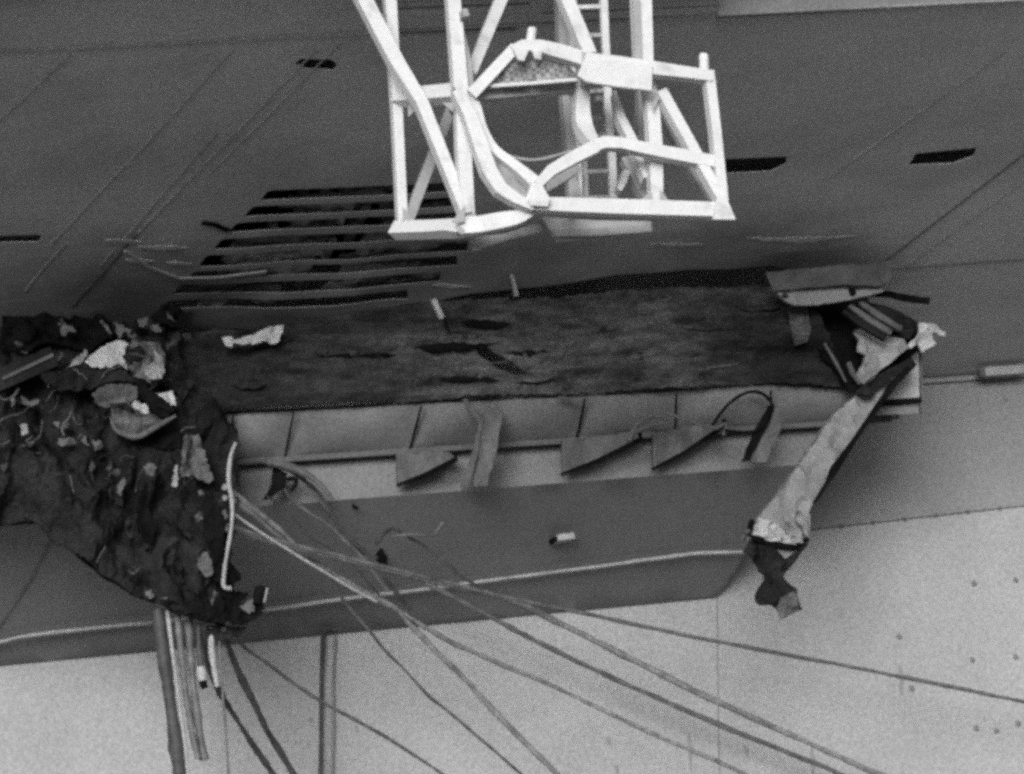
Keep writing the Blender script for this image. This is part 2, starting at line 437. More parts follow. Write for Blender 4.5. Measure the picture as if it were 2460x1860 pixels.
# dented seams and ridges on the girder
for k in range(9):
    x = rnd.uniform(460, 1820); y = rnd.uniform(0, 1); yy = (800 - .075 * (x - 400)) * (1 - y) + (990 - .05 * (x - 500)) * y
    L_ = rnd.uniform(50, 240); q = [(x, yy), (x + L_ * .5, yy - 2 + rnd.uniform(-9, 9)), (x + L_, yy - 5 + rnd.uniform(-10, 10))]
    if q[-1][0] > 1920: continue
    r_ = rnd.uniform(.008, .014)
    MB().tube([at(a, b, VF + .06) for a, b in q], [.004, r_, .004], 6).build('buckled_ridge', M['char_girder'] if k % 3 else M['scorched'], ship)

# ---- gallery: inclined outer plate, wall under it, brackets
GA = VF - .45                                  # foot of the gallery plate
lt = lambda x: 992 - .0465 * (x - 560)
lm = lambda x: 1112 - .0655 * (x - 560)
lb = lambda x: 1222 - .0775 * (x - 560)
JX = [-300, 300, 560, 705, 1012, 1180, 1405, 1625, 1852, 2160]
def bulge(x, y):
    x = x + 22 * (y - lt(x)) / 110
    for a, b in zip(JX, JX[1:]):
        if a <= x < b: return .10 * math.sin(math.pi * (x - a) / (b - a)) ** .7 * max(0, math.sin(math.pi * min(1, max(0, (y - lt(x)) / (lm(x) - lt(x)))))) ** .7
    return 0
mb = sheet([(-300, lt(-300)), (2160, lt(2160) - 14), (2160, lm(2160)), (-300, lm(-300))], lambda x, y: at(x, y, GA + .42 * (lm(x) - y) / (lm(x) - lt(x) + 16) + bulge(x, y)), .03, 17, .04, 1.2, sharp=False, seed=9)
mb.build('gallery_plate', M['gallery'], ship, True)
mb = sheet([(-300, lm(-300) - 10), (2060, lm(2060) - 10), (1985, lb(1985) + 3), (-300, lb(-300) + 4)], vplane(GA - .14), .03, 60, .02, .8, sharp=False, seed=10)
mb.build('gallery_wall', M['wall'], ship)
mb = MB().beam([at(x, lm(x), GA + .03) for x in (-300, 300, 900, 1500, 2140)], .06, .05); mb.build('gallery_rail', M['seam'], ship)
# thin joints of the inclined plate
for x, dx, wd in [(705, -22, .03), (1012, -28, .035), (1405, -20, .035), (1625, -4, .03), (1852, 0, .03), (560, -8, .035)]:
    a = at(x, lt(x) + 6, GA + .47); b = at(x + dx, lm(x) - 2, GA + .04)
    MB().beam([a, (a + b) / 2 + V * .01, b], [wd * .5, wd * .7, wd * .4], .02).build('plate_joint', M['soot'], ship)
# brackets
def bracket(poly, v, mat='bracket', name='bracket', cr=.06, th=.03):
    sheet(poly, v if callable(v) else vplane(v), th, 14, cr, 1.5, 2.2, seed=rnd.randrange(99)).build(name, M[mat], ship)
bracket([(1183, 965), (1205, 1000), (1193, 1080), (1168, 1168), (1138, 1172), (1142, 1090), (1152, 1015)], GA + .5)
bracket([(1110, 962), (1120, 958), (1160, 1015), (1150, 1024)], GA + .52, 'seam')
bracket([(1152, 1012), (1160, 1006), (1148, 1080), (1136, 1132), (1118, 1172), (1112, 1160), (1132, 1090)], GA + .54, 'seam')
bracket([(1850, 984), (1884, 986), (1872, 1040), (1838, 1112), (1800, 1112), (1822, 1062)], GA + .5)
bracket([(1845, 975), (1862, 975), (1838, 1036), (1800, 1108), (1778, 1112), (1806, 1050)], GA + .52, 'soot')
for (x, y0, y1, tx, ty) in [(1352, 1062, 1140, 1540, 1056), (1570, 1048, 1128, 1742, 1022), (958, 1092, 1166, 1096, 1104)]:
    bracket([(x, y0), (tx - 20, ty - 18), (tx, ty), (x + 30, y1 - 10), (x, y1)], GA + .08, 'bracket', 'gusset')
    MB().beam([at(x - 4, y1, GA + .1), at(x + (tx - x) * .45, y1 + (ty - y1) * .4, GA + .17), at(tx, ty, GA + .28), at(tx - 4, ty - 16, GA + .29)], [.03, .045, .06, .04], .05).build('gusset_flange', M['soot'], ship)
    MB().beam([at(x, y0 - 4, GA + .09), at(x + 2, y1 + 3, GA + .09)], (.06 if x < 1000 else .03), .05).build('gusset_edge', M['seam'], ship)
bracket([(1140, 1078), (1160, 1078), (1162, 1172), (1110, 1178), (1108, 1160), (1134, 1132)], GA + .25, 'bracket')
# torn loop of piping and tangle on the gallery
def tube_px(pts, wpx, v, mat, name, par, n=8, sub=5):
    vs = v if isinstance(v, (list, tuple)) else [v] * len(pts)
    P = smooth_pts([at(x, y, q) for (x, y), q in zip(pts, vs)], sub)
    if isinstance(wpx, (list, tuple)):
        wl = [q.x for q in smooth_pts([Vector((a, 0, 0)) for a in wpx], sub)]
    else: wl = [wpx] * len(P)
    rr = [wi * mpp(vs[0]) / 2 * (1 + .35 * noise.noise(p * 3.1) + .25 * noise.noise(p * 11)) for wi, p in zip(wl, P)]
    P = [p + Vector((noise.noise(p * 2.3), 0, noise.noise(p * 2.3 + Vector((9, 4, 2))))) * min(.012, wpx[0] * .0007 if isinstance(wpx, (list, tuple)) else wpx * .0007) for p in P]
    return MB().tube(P, rr, n).build(name, mat, par, True)
tube_px([(1712, 1022), (1745, 975), (1790, 945), (1830, 946), (1856, 975), (1846, 1005), (1812, 1036), (1742, 1034)], 8, GA + .55, M['soot'], 'bent_pipe', ship)
tube_px([(1512, 1060), (1530, 1020), (1570, 1000), (1610, 1012), (1560, 1024), (1520, 1040)], 10, GA + .5, M['scorched'], 'bent_pipe', ship)
tube_px([(1600, 992), (1660, 1012), (1712, 1030), (1744, 1018), (1738, 1046)], 8, GA + .52, M['bracket'], 'bent_pipe', ship)
tube_px([(1340, 955), (1370, 960), (1382, 970)], 8, GA + .5, M['seam'], 'bent_pipe', ship)

# ---- flare under the gallery
fa = [(-900, lb(-900)), (1942, lb(1942)), (1830, 1268), (1722, 1436), (0, 1600), (-900, 1686)]
fl = lambda x: 1600 - .0953 * x
def flare_v(x, y): return max(0.02, (GA - .08) * (fl(x) - y) / max(60, fl(x) - lb(x)) + .02)
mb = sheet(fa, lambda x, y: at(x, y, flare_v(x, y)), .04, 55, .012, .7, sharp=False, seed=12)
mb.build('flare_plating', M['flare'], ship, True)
q = [at(1942, lb(1942), flare_v(1942, lb(1942))), at(1722, 1436, .02)]
u_, v_, w_ = uvw(q[0]); mb = MB(); mb.v = [q[0], q[1], world(u_, -.05, w_)]; mb.f = [(0, 1, 2)]
mb.build('flare_end', M['flare'], ship)
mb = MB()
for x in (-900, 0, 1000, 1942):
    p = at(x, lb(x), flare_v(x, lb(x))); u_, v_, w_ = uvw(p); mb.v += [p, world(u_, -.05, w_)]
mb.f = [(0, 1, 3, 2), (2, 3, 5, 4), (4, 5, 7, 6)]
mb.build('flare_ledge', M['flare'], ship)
P = [(140, 1270), (75, 1390), (16, 1476), (-60, 1585)]
MB().beam([at(x, y, flare_v(x, y) + .01) for x, y in P], .025, .01).build('plate_seam', M['seam'], ship)

# ---- hull details
for a, b, wd, dx in [((1900, 1278), (2900, 1166), .018, 0), ((1722, 1437), (1728, 1900), .007, 0)]:
    P = seg(a, b, 20)
    MB().beam([at(x, y, .008) for x, y in P], wd, .012).build('weld_seam', M['flare' if wd < .01 else 'seam'], ship)
for k in range(28):
    x = 1945 + k * 19.0; y = 1278 - .112 * (x - 1900)
    c = at(x, y, .01); q = .02 if k % 4 else .045
    MB().beam([c, c + V * .012], q, q, W).build('rivet', M['seam'], ship)
sheet([(1900, 935), (2900, 860), (2900, 1162), (1900, 1274)], vplane(.006), .008, 120).build('upper_strake', M['strake'], ship)  # thin sheet above the rivet row, darker grey than the hull below
for x, y in [(2340, 1402), (2440, 1394), (2336, 1586), (2440, 1578), (2345, 1750), (2393, 1756), (2446, 1738), (2415, 960), (2190, 1655), (2160, 1530)]:
    c = at(x, y, 0); MB().tube([c, c + V * .025], [.04, .02], 10).build('bolt', M['flare'], ship)
# soft drips on the hull plates near the water line of the picture
for x, y, L_ in [(1655, 1760, 90), (1950, 1790, 80), (1790, 1790, 24), (1460, 1770, 20), (2162, 1600, 70), (745, 1725, 10), (855, 1745, 14), (1480, 1840, 20)]:
    MB().beam([at(x, y, .003), at(x + 3, y + L_ * .5, .003), at(x + 4, y + L_, .003)], [.03, .06, .03], .004).build('stain_drip', M['strake'], ship)
# drain pipe standing on the hull, and a paler tube for its shadow
tube_px([(806, 1514), (790, 1510), (778, 1516), (775, 1545), (772, 1700), (770, 1900)], 11, .18, M['dark_cable'], 'drain_pipe_and_shadow', ship)
tube_px([(806, 1532), (803, 1580), (800, 1720), (798, 1900)], 8, .06, M['wall'], 'drain_pipe_and_shadow', ship)  # the pipe's shadow, modelled as a second tube
# box fixture where the overhang meets the hull, and the bracket panel by it
MB().beam([at(2362, 896, .3), at(2462, 889, .3)], 23 * mpp(0), .14).build('junction_box', M['hull'], ship)
MB().beam([at(2350, 897, .3), at(2361, 896, .3)], 22 * mpp(0), .10).build('box_end', M['bracket'], ship)
MB().beam([at(2212, 918, .03), at(2345, 909, .03), at(2900, 874, .03)], .06, .1).build('corner_flange', M['strake'], ship)
ev = VF - .05
sheet([(2208, 845), (2214, 960), (2126, 962), (2190, 886)], vplane(ev), .02, 22, .02, 1.5, seed=5).build('end_panel', M['hull'], ship)
MB().beam([at(2211, 845, ev + .03), at(2213, 992, ev + .03)], .025, .05).build('end_post', M['seam'], ship)
MB().beam([at(2118, 968, ev + .03), at(2211, 962, ev + .03)], .055, .08).build('end_shelf', M['soot'], ship)
sheet([(2085, 974), (2208, 972), (2206, 994), (2080, 997)], vplane(ev - .03), .02, 22, seed=5).build('end_toe_plate', M['flare'], ship)

# ------------------------------------------------------------------ torn right end of the girder
tr = lambda X, Y: (1700 + X * .3436, 600 + Y * .3436)
def tp(*p): return [tr(*q) for q in p]
end = empty('torn_girder_end', at(2000, 820, VF), 'ripped open right end of the burnt girder, peeled plates and pale lining', 'wreckage')
sheet(tp((660, 380), (1000, 370), (1480, 520), (1500, 700), (1080, 1000), (960, 960), (740, 600)), vplane(VF - .35), .05, 20, .1, 2, 3, seed=41, rough=.5).build('inner_web', M['soot'], end)
sheet(tp((400, 165), (820, 118), (1280, 88), (1272, 232), (1180, 258), (930, 246), (460, 292)), vramp(625, VF + .80, 720, VF + .46), .015, 16, .03, 1.2, 1, seed=42, rough=.5).build('bent_plate', M['bracket'], end)
sheet(tp((452, 288), (930, 244), (1205, 262), (1225, 296), (1000, 352), (760, 388), (600, 396), (545, 372)), vplane(VF + .45), .05, 16, .04, 1.6, 1, [tp((512, 318), (540, 306), (566, 330), (545, 350), (515, 342))], seed=43, rough=.5).build('plate_flange', M['flare'], end)
MB().tube([at(*tr(1005, 295), VF + .50), at(*tr(1008, 300), VF + .44)], .05, 10).build('bolt_hole', M['soot'], end)
sheet(tp((1130, 330), (1240, 285), (1400, 320), (1550, 338), (1545, 385), (1440, 372), (1240, 330)), vplane(VF + .25), .03, 14, .04, 2, 2, seed=44, rough=.5).build('torn_strap', M['soot'], end)
sheet(tp((1060, 360), (1240, 400), (1480, 510), (1390, 640), (1300, 560), (1180, 470)), vplane(VF + .1), .03, 16, .08, 2.5, 2, seed=45, rough=.5).build('peeled_plate', M['char'], end)
for o_ in ((0, 0), (70, -26), (-40, 40)):
    P = [at(*tr(a + o_[0], b + o_[1]), VF + .28) for a, b in ((985, 392), (1120, 490), (1280, 585))]
    MB().beam(P, [.05, .075, .06], .06).build('peeled_strip', M['scorched'] if o_[0] >= 0 else M['char'], end)
sheet(tp((1030, 560), (1090, 548), (1220, 590), (1350, 640), (1395, 690), (1280, 785), (1180, 870), (1085, 945), (1028, 885), (1072, 800), (1085, 750), (1030, 722), (1050, 640), (1015, 590)),
      vplane(VF + .02), .04, 14, .09, 2.2, 2, seed=46, rough=.5).build('inner_lining', M['bare'], end)
sheet(tp((800, 640), (850, 690), (960, 790), (1080, 760), (1000, 840), (1050, 930), (1110, 960), (1060, 1000), (985, 1000), (900, 880), (760, 700)), vplane(VF + .16), .04, 14, .1, 2.4, 2, seed=47, rough=.5).build('jagged_plate', M['soot'], end)
MB().beam([at(*tr(815, 655), VF + .3), at(*tr(900, 800), VF + .32), at(*tr(965, 925), VF + .3)], [.02, .035, .015], .03).build('torn_rib', M['scorched'], end)
MB().beam([at(*tr(985, 790), VF + .3), at(*tr(1010, 860), VF + .32), at(*tr(1060, 940), VF + .3)], [.05, .06, .02], .03).build('torn_rib', M['scorched'], end)
sheet(tp((540, 380), (690, 390), (720, 560), (690, 650), (610, 670), (570, 520)), vplane(VF + .13), .03, 16, .06, 2, 2, seed=48, rough=.5).build('buckled_stiffener', M['char_girder'], end)
rag = sheet(tp((1470, 518), (1510, 532), (1585, 528), (1650, 585), (1655, 615), (1610, 612), (1568, 582), (1555, 600), (1592, 660), (1495, 722), (1478, 650), (1412, 694), (1398, 668), (1450, 622)),
            vplane(VF + .35), .03, 9, .09, 3, 1.5, seed=49, rough=.5).build('torn_white_scrap', M['pale'])
tag(rag, 'crumpled white scrap at the top of the hanging beam', 'scrap')

# ------------------------------------------------------------------ bent beam hanging down, with burnt sheet at its foot
tb = lambda X, Y: (1650 + X * .4187, 850 + Y * .4187)
def bp_(*p): return [tb(*q) for q in p]
beam = empty('hanging_beam', at(2180, 850, VF + .3), 'bent pale beam hanging down in front of the light hull', 'beam')
face = bp_((1290, 20), (1300, 70), (1185, 130), (1060, 320), (960, 470), (850, 640), (800, 725), (700, 890), (690, 1050), (660, 1105), (560, 1098), (470, 1084), (368, 1040), (400, 950), (480, 850), (600, 690), (740, 500), (860, 330), (985, 230), (1130, 120))
sheet(face, vramp(850, VF + .22, 1320, VF + .5), .16, 9, .10, 2.6, 2.0, seed=51, rough=.12).build('beam_face', M['beam'], beam, True)
edge = [(1300, 60), (1190, 170), (1075, 330), (965, 490), (850, 655), (810, 735), (735, 850)]
MB().beam([at(*tb(x, y), VF + .36 + .0006 * (y - 60) * .4) for x, y in edge], [.06, .07, .05, .04, .08, .04, .02], .10).build('beam_flange', M['soot'], beam)
sheet(bp_((1290, 20), (1300, 75), (1185, 132), (1050, 250), (960, 225), (1100, 120)), vplane(VF + .42), .05, 12, .09, 3, 2, seed=52, rough=.5).build('scorched_end', M['char'], beam)
for sd_, pl in ((53, ((400, 945), (520, 985), (620, 1100), (480, 1080), (372, 1038))), (54, ((540, 960), (640, 1010), (655, 1095), (600, 1090))), (56, ((620, 900), (690, 930), (680, 1060), (650, 1000)))):
    sheet(bp_(*pl), vplane(VF + .66), .02, 10, .12, 4, 2, seed=sd_).build('crumpled_skin', M['pale'] if sd_ == 53 else M['bare'], beam)
MB().beam([at(*tb(x, y), VF + .62) for x, y in ((372, 1060), (480, 1090), (560, 1105), (640, 1110), (690, 1065))], [.05, .06, .06, .07, .05], .08).build('end_bar', M['soot'], beam)
for x, y in ((322, 1050), (345, 1020), (348, 1062)):
    MB().tube([at(*tb(x, y), VF + .6), at(*tb(x + 14, y + 10), VF + .62)], .035, 8).build('bolt', M['scorched'], beam)
MB().beam([at(*tb(372, 960), VF + .5), at(*tb(352, 1060), VF + .6)], .05, .06).build('torn_edge', M['soot'], beam)
fold = [(360, 1068), (452, 1104), (555, 1180), (690, 1085), (640, 1170), (548, 1292), (612, 1360), (642, 1478), (535, 1525), (513, 1465), (400, 1452), (378, 1398), (428, 1308), (402, 1222), (318, 1140)]
sheet(bp_(*fold), vramp(1300, VF + .6, 1490, VF + .75), .025, 11, .16, 2.2, 1.5, seed=57, rough=.5).build('burnt_sheet', M['char'], beam)
sheet(bp_((535, 1400), (612, 1362), (642, 1476), (536, 1524), (515, 1460)), vplane(VF + .86), .02, 11, .06, 2.2, 1, seed=58, rough=.5).build('sheet_corner', M['char_girder'], beam)
sheet(bp_((465, 1095), (620, 1128), (562, 1182)), vplane(VF + .52), .02, 9, .04, 3, 1, seed=59, rough=.5).build('inner_strip', M['bare'], beam)

# ------------------------------------------------------------------ wreck hanging on the left
tw = lambda X, Y: (X * .2991, 650 + Y * .2990)        # from the enlarged view of the upper part
tl = lambda X, Y: (X * .3588, 1000 + Y * .3588)       # from the enlarged view of the lower part
wreck = empty('wrecked_sponson', at(300, 1150, VF + .3), 'black charred wreck of a gallery hanging below the overhang at left', 'wreckage')
def scrap(pts, f, v, mat, name, cr=.1, fq=2.2, st=14, seed=1, th=.012, rg=3.0, holes=()):
    st = st * .6
    sheet([f(*p) for p in pts], v if callable(v) else vplane(v), th, st, cr * 1.15, fq, rg, holes, seed=seed, rough=.35).build(name, M[mat], wreck)
body = [(-300, 700), (-60, 735), (0, 745), (100, 750), (165, 770), (330, 770), (420, 800), (430, 900), (520, 985), (565, 1040), (562, 1200), (552, 1300), (542, 1360), (560, 1400), (560, 1480),
        (540, 1500), (470, 1497), (395, 1474), (366, 1450), (300, 1420), (240, 1386), (190, 1342), (130, 1290), (78, 1246), (20, 1256), (-300, 1230)]
sheet(body, vramp(740, VF - .1, 1480, VF + .75), .05, 8.5, .40, 1.0, 3.5, seed=61, aniso=(1.0, .62), rough=.30).build('charred_plating', M['char'], wreck)
# side of the hanging plating turning back to the ship
sheet([(-300, 1225), (20, 1254), (78, 1246), (130, 1290), (190, 1342), (240, 1386), (300, 1420), (372, 1452), (300, 1390), (200, 1320), (110, 1220), (0, 1200), (-300, 1200)],
      vramp(1230, VF - .2, 1450, VF + .3), .05, 18, .1, 1.4, 2, seed=62).build('folded_edge', M['soot'], wreck)
scrap([(680, 730), (760, 660), (850, 600), (960, 575), (1030, 590), (980, 690), (1020, 810), (940, 760), (890, 790), (740, 785)], tw, VF + .75, 'pale', 'bright_plate', .07, 2, 10, 63)
scrap([(1010, 640), (1060, 560), (1190, 560), (1290, 580), (1330, 740), (1300, 840), (1230, 960), (1120, 880), (1000, 780), (1120, 760), (1160, 690), (1100, 620)], tw, VF + .68, 'scorched', 'crumpled_plate', .14, 3, 9, 64)
scrap([(1140, 800), (1230, 740), (1310, 820), (1280, 890), (1180, 890)], tw, VF + .82, 'bare', 'crumpled_plate', .12, 3, 8, 65)
scrap([(1235, 640), (1310, 720), (1320, 830), (1290, 830), (1240, 720)], tw, VF + .88, 'bare', 'torn_strip', .05, 3, 8, 66)
scrap([(530, 785), (600, 720), (690, 640), (700, 680), (650, 750)], tw, VF + .7, 'bare', 'torn_strip', .05, 3, 8, 67)
scrap([(1045, 1095), (1080, 1055), (1180, 1100), (1195, 1150), (1130, 1150)], tw, VF + .8, 'pale', 'torn_chip', .05, 3, 8, 68)
scrap([(1250, 985), (1390, 970), (1410, 1085), (1370, 1090)], tw, VF + .78, 'pale', 'torn_chip', .05, 3, 8, 69)
scrap([(160, 1250), (215, 1235), (228, 1310), (165, 1325)], tw, VF + .5, 'bare', 'torn_chip', .06, 3, 6, 70)
scrap([(450, 1390), (480, 1350), (600, 1350), (610, 1390), (500, 1420)], tw, VF + .6, 'scorched', 'torn_chip', .05, 3, 6, 71)
scrap([(80, 1040), (110, 1020), (120, 1070), (90, 1100)], tw, VF + .5, 'bare', 'torn_chip', .03, 3, 8, 72)
scrap([(170, 1000), (240, 1060), (310, 1030), (300, 1080), (250, 1100), (175, 1060)], tw, VF + .5, 'scorched', 'torn_chip', .05, 3, 8, 73)
scrap([(730, 1380), (800, 1370), (830, 1420), (770, 1450)], tw, VF + .65, 'scorched', 'torn_chip', .05, 3, 8, 74)
# a long box beam lying through the wreck, and plates painted black for cavity shade
MB().beam([at(*tw(-40, 905), VF + .6), at(*tw(430, 700), VF + .62)], .22, .15).build('bent_girder', M['char'], wreck)
MB().beam([at(*tw(20, 872), VF + .69), at(*tw(425, 680), VF + .71)], .035, .03).build('girder_edge', M['scorched'], wreck)
scrap([(30, 960), (250, 860), (460, 735), (490, 760), (400, 840), (240, 880)], tw, VF + .5, 'soot', 'black_cavity_plate', .08, 2, 12, 75)
scrap([(0, 310), (200, 305), (320, 340), (420, 410), (560, 415), (580, 380), (780, 390), (900, 470), (960, 560), (820, 600), (700, 690), (500, 640), (350, 620), (0, 760)], tw, VF + .2, 'soot', 'black_cavity_plate', .25, 1.6, 14, 76)
scrap([(300, 840), (650, 790), (950, 820), (1090, 910), (1130, 940), (1060, 920), (850, 910), (600, 1000), (420, 960)], tw, VF + .7, 'char', 'draped_plate', .12, 1.8, 12, 77)
scrap([(740, 990), (850, 920), (1050, 905), (1110, 950), (1090, 1040), (1000, 1080), (850, 1100), (760, 1060)], tw, VF + .78, 'char_girder', 'draped_plate', .05, 1.2, 12, 78)
scrap([(1050, 850), (1180, 930), (1290, 1020), (1400, 1110), (1330, 1190), (1250, 1150), (1130, 1020)], tw, VF + .8, 'soot', 'fallen_bar', .06, 2, 10, 79)
scrap([(880, 1130), (1040, 1130), (1220, 1180), (1300, 1220), (1220, 1310), (1100, 1350), (980, 1310), (900, 1250)], tw, VF + .72, 'char_girder', 'curled_plate', .12, 1.6, 10, 80)
tube_px([tw(*p) for p in ((890, 1180), (920, 1270), (1000, 1320), (1110, 1335), (1200, 1290), (1300, 1230), (1410, 1170))], [4, 12, 16, 16, 14, 10, 6], VF + .84, M['scorched'], 'curled_lip', wreck)
scrap([(910, 1290), (1000, 1350), (1130, 1370), (1250, 1290), (1420, 1220), (1450, 1430), (1300, 1450), (1150, 1400), (1000, 1420)], tw, VF + .55, 'soot', 'black_cavity_plate', .1, 1.6, 12, 81)
for k, pl in enumerate((((820, 400), (900, 510), (880, 520), (800, 410)), ((930, 400), (1010, 470), (960, 560), (930, 490)), ((1010, 470), (1100, 530), (1060, 545), (1000, 490)), ((1090, 400), (1190, 370), (1180, 450), (1100, 470)),
                        ((1190, 460), (1270, 430), (1290, 500), (1240, 510)), ((1330, 330), (1400, 400), (1420, 410), (1350, 390)))):
    scrap(pl, tw, VF + .45, 'scorched', 'torn_strip', .05, 3, 8, 82 + k)
scrap([(1200, 380), (1300, 300), (1400, 310), (1560, 340), (1540, 430), (1420, 470), (1340, 450), (1260, 440)], tw, VF + .3, 'soot', 'black_cavity_plate', .12, 2, 10, 90)
scrap([(1280, 560), (1310, 540), (1360, 690), (1370, 750), (1320, 730)], tw, VF + .6, 'soot', 'black_cavity_plate', .05, 2, 10, 91)
scrap([(1330, 740), (1480, 800), (1560, 900), (1500, 1000), (1440, 1080), (1420, 980), (1260, 900)], tw, VF + .5, 'char', 'crumpled_plate', .12, 2, 10, 92)
# lower hanging part: ribs, folds and holes
scrap([(1240, 130), (1330, 120), (1380, 300), (1420, 430), (1390, 460), (1290, 410), (1200, 420), (1210, 260)], tl, VF + .85, 'scorched', 'pale_plate', .12, 3, 9, 101)
scrap([(1150, 470), (1170, 330), (1190, 330), (1185, 470)], tl, VF + .95, 'bare', 'torn_strip', .03, 3, 8, 102)
scrap([(960, 340), (1010, 320), (1050, 350), (1030, 400), (980, 390)], tl, VF + .9, 'scorched', 'torn_chip', .05, 3, 8, 103)
scrap([(780, 470), (830, 410), (840, 450), (800, 540), (780, 520)], tl, VF + .75, 'scorched', 'torn_chip', .05, 3, 8, 104)
scrap([(1320, 950), (1380, 910), (1420, 1050), (1380, 1085), (1330, 1020)], tl, VF + 1.0, 'scorched', 'torn_chip', .08, 4, 8, 105)
scrap([(1300, 670), (1340, 640), (1360, 690), (1320, 710)], tl, VF + 1.0, 'scorched', 'torn_chip', .03, 4, 8, 106)
scrap([(1325, 500), (1350, 490), (1360, 530), (1330, 535)], tl, VF + 1.0, 'scorched', 'torn_chip', .03, 4, 8, 107)
scrap([(1485, 640), (1510, 620), (1525, 670), (1500, 690)], tl, VF + 1.0, 'scorched', 'torn_chip', .03, 4, 8, 108)
scrap([(970, 1180), (1010, 1160), (1030, 1210), (1000, 1225)], tl, VF + .95, 'scorched', 'torn_chip', .03, 4, 6, 109)
scrap([(1080, 1220), (1120, 1215), (1110, 1240), (1085, 1240)], tl, VF + .95, 'scorched', 'torn_chip', .03, 4, 8, 110)
scrap([(740, 380), (770, 300), (800, 420), (770, 500)], tl, VF + .55, 'soot', 'black_fold', .06, 2, 9, 111)
scrap([(920, 560), (980, 420), (1000, 620), (1040, 740), (1010, 860), (960, 840), (910, 740)], tl, VF + .80, 'soot', 'black_fold', .06, 2, 9, 112)
scrap([(1360, 560), (1420, 500), (1500, 720), (1490, 900), (1470, 1120), (1420, 1100), (1400, 900), (1360, 800)], tl, VF + .95, 'soot', 'black_fold', .06, 2, 9, 113)
scrap([(1060, 1230), (1180, 1250), (1290, 1230), (1420, 1240), (1480, 1180), (1500, 1400), (1380, 1390), (1250, 1360), (1130, 1300)], tl, VF + .95, 'soot', 'torn_foot', .14, 2, 9, 114)
scrap([(1470, 1150), (1540, 1170), (1660, 1180), (1640, 1230), (1590, 1250), (1660, 1290), (1700, 1240), (1730, 1140), (1785, 1150), (1770, 1250), (1740, 1340), (1640, 1400), (1560, 1410), (1480, 1360)], tl, VF + .9, 'soot', 'hooked_bracket', .12, 2.5, 8, 115)
scrap([(1500, 1040), (1530, 960), (1580, 1020), (1620, 1060), (1600, 1110), (1540, 1140), (1505, 1130)], tl, VF + .85, 'soot', 'torn_lug', .08, 2.5, 8, 116)
scrap([(1640, 1260), (1690, 1220), (1700, 1300), (1670, 1330), (1590, 1270)], tl, VF + 1.0, 'scorched', 'torn_chip', .05, 3, 7, 117)
MB().tube([at(*tl(1745, 1150), VF + .95), at(*tl(1712, 1260), VF + .95)], .055, 12).build('pipe_stub', M['soot'], wreck)
MB().tube([at(*tl(1790, 1150), VF + .98), at(*tl(1770, 1250), VF + .98)], .012, 8).build('torn_edge_wire', M['bare'], wreck)
scrap([(1390, 1400), (1500, 1400), (1650, 1420), (1600, 1480), (1480, 1500), (1400, 1490)], tl, VF + .8, 'char', 'torn_foot', .1, 2.5, 8, 118)
# the bright edge wire hanging along the right side of the wreck
tube_px([(566, 1064), (554, 1096), (549, 1150), (557, 1208), (556, 1262), (545, 1330), (537, 1396), (541, 1412), (555, 1414)], 9, VF + 1.05, M['rope'], 'hanging_wire', wreck)
# litter of small folds, wires and chips over the black plating
for k in range(90):
    x = rnd.uniform(5, 545); y = rnd.uniform(780, 1430)
    if not inside((x, y), body) or not inside((x - 30, y + 40), body) or not inside((x + 20, y + 50), body): continue
    v_ = VF - .1 + .85 * (y - 740) / 740 + rnd.uniform(.12, .24)
    if k % 4 == 0:
        a = rnd.uniform(0, 6.28); s_ = rnd.uniform(5, 16); pts = [(x, y)]
        for _ in range(5):
            a += rnd.uniform(-.7, .7); pts.append((pts[-1][0] + s_ * math.cos(a) * .6, pts[-1][1] + s_ * math.sin(a) + 4))
        tube_px(pts, rnd.uniform(2, 4), v_ + .12, M['char_girder'] if k % 3 else M['scorched'], 'wire_end', wreck, 6, 3)
    else:
        ln = rnd.uniform(25, 85) if y > 1080 else rnd.uniform(14, 40); wd_ = rnd.uniform(8, 24); lean = rnd.uniform(-.35, .25)
        pl = [(x + rnd.uniform(-4, 4), y), (x + wd_ * rnd.uniform(.4, 1), y + ln * .2), (x + wd_ + lean * ln * .6, y + ln * .6), (x + wd_ * .5 + lean * ln, y + ln), (x - wd_ * .3 + lean * ln * .7, y + ln * .7), (x - wd_ * .4, y + ln * .3)]
        scrap(pl, lambda X, Y: (X, Y), v_, ('char', 'char_girder', 'soot', 'char')[(k // 2) % 4], 'torn_flake', .16, 2.5, 9, 200 + k, .012)

for k in range(34):                            # tangle of torn strips and wires in the upper wreck and the girder's left end
    x = rnd.uniform(20, 480); y = rnd.uniform(775, 1090); a = rnd.uniform(-1.2, 1.2) + (3.14 if k % 2 else 0); s_ = rnd.uniform(6, 20); pts = [(x, y)]
    for _ in range(5):
        a += rnd.uniform(-.8, .8); pts.append((min(520, max(-20, pts[-1][0] + s_ * math.cos(a))), max(765, pts[-1][1] + s_ * math.sin(a) + 3)))
    v_ = VF + rnd.uniform(.55, .95)
    if k % 2: tube_px(pts, rnd.uniform(2.5, 5.5), v_, M[('scorched', 'char', 'char_girder')[k % 3]], 'torn_wire', wreck, 6, 3)
    else: MB().beam([at(p[0], p[1], v_ + rnd.uniform(-.06, .06)) for p in pts[:4]], [rnd.uniform(.01, .09) for _ in range(4)], .015).build('torn_strip', M[('char_girder', 'scorched', 'soot', 'char')[k // 2 % 4]], wreck)

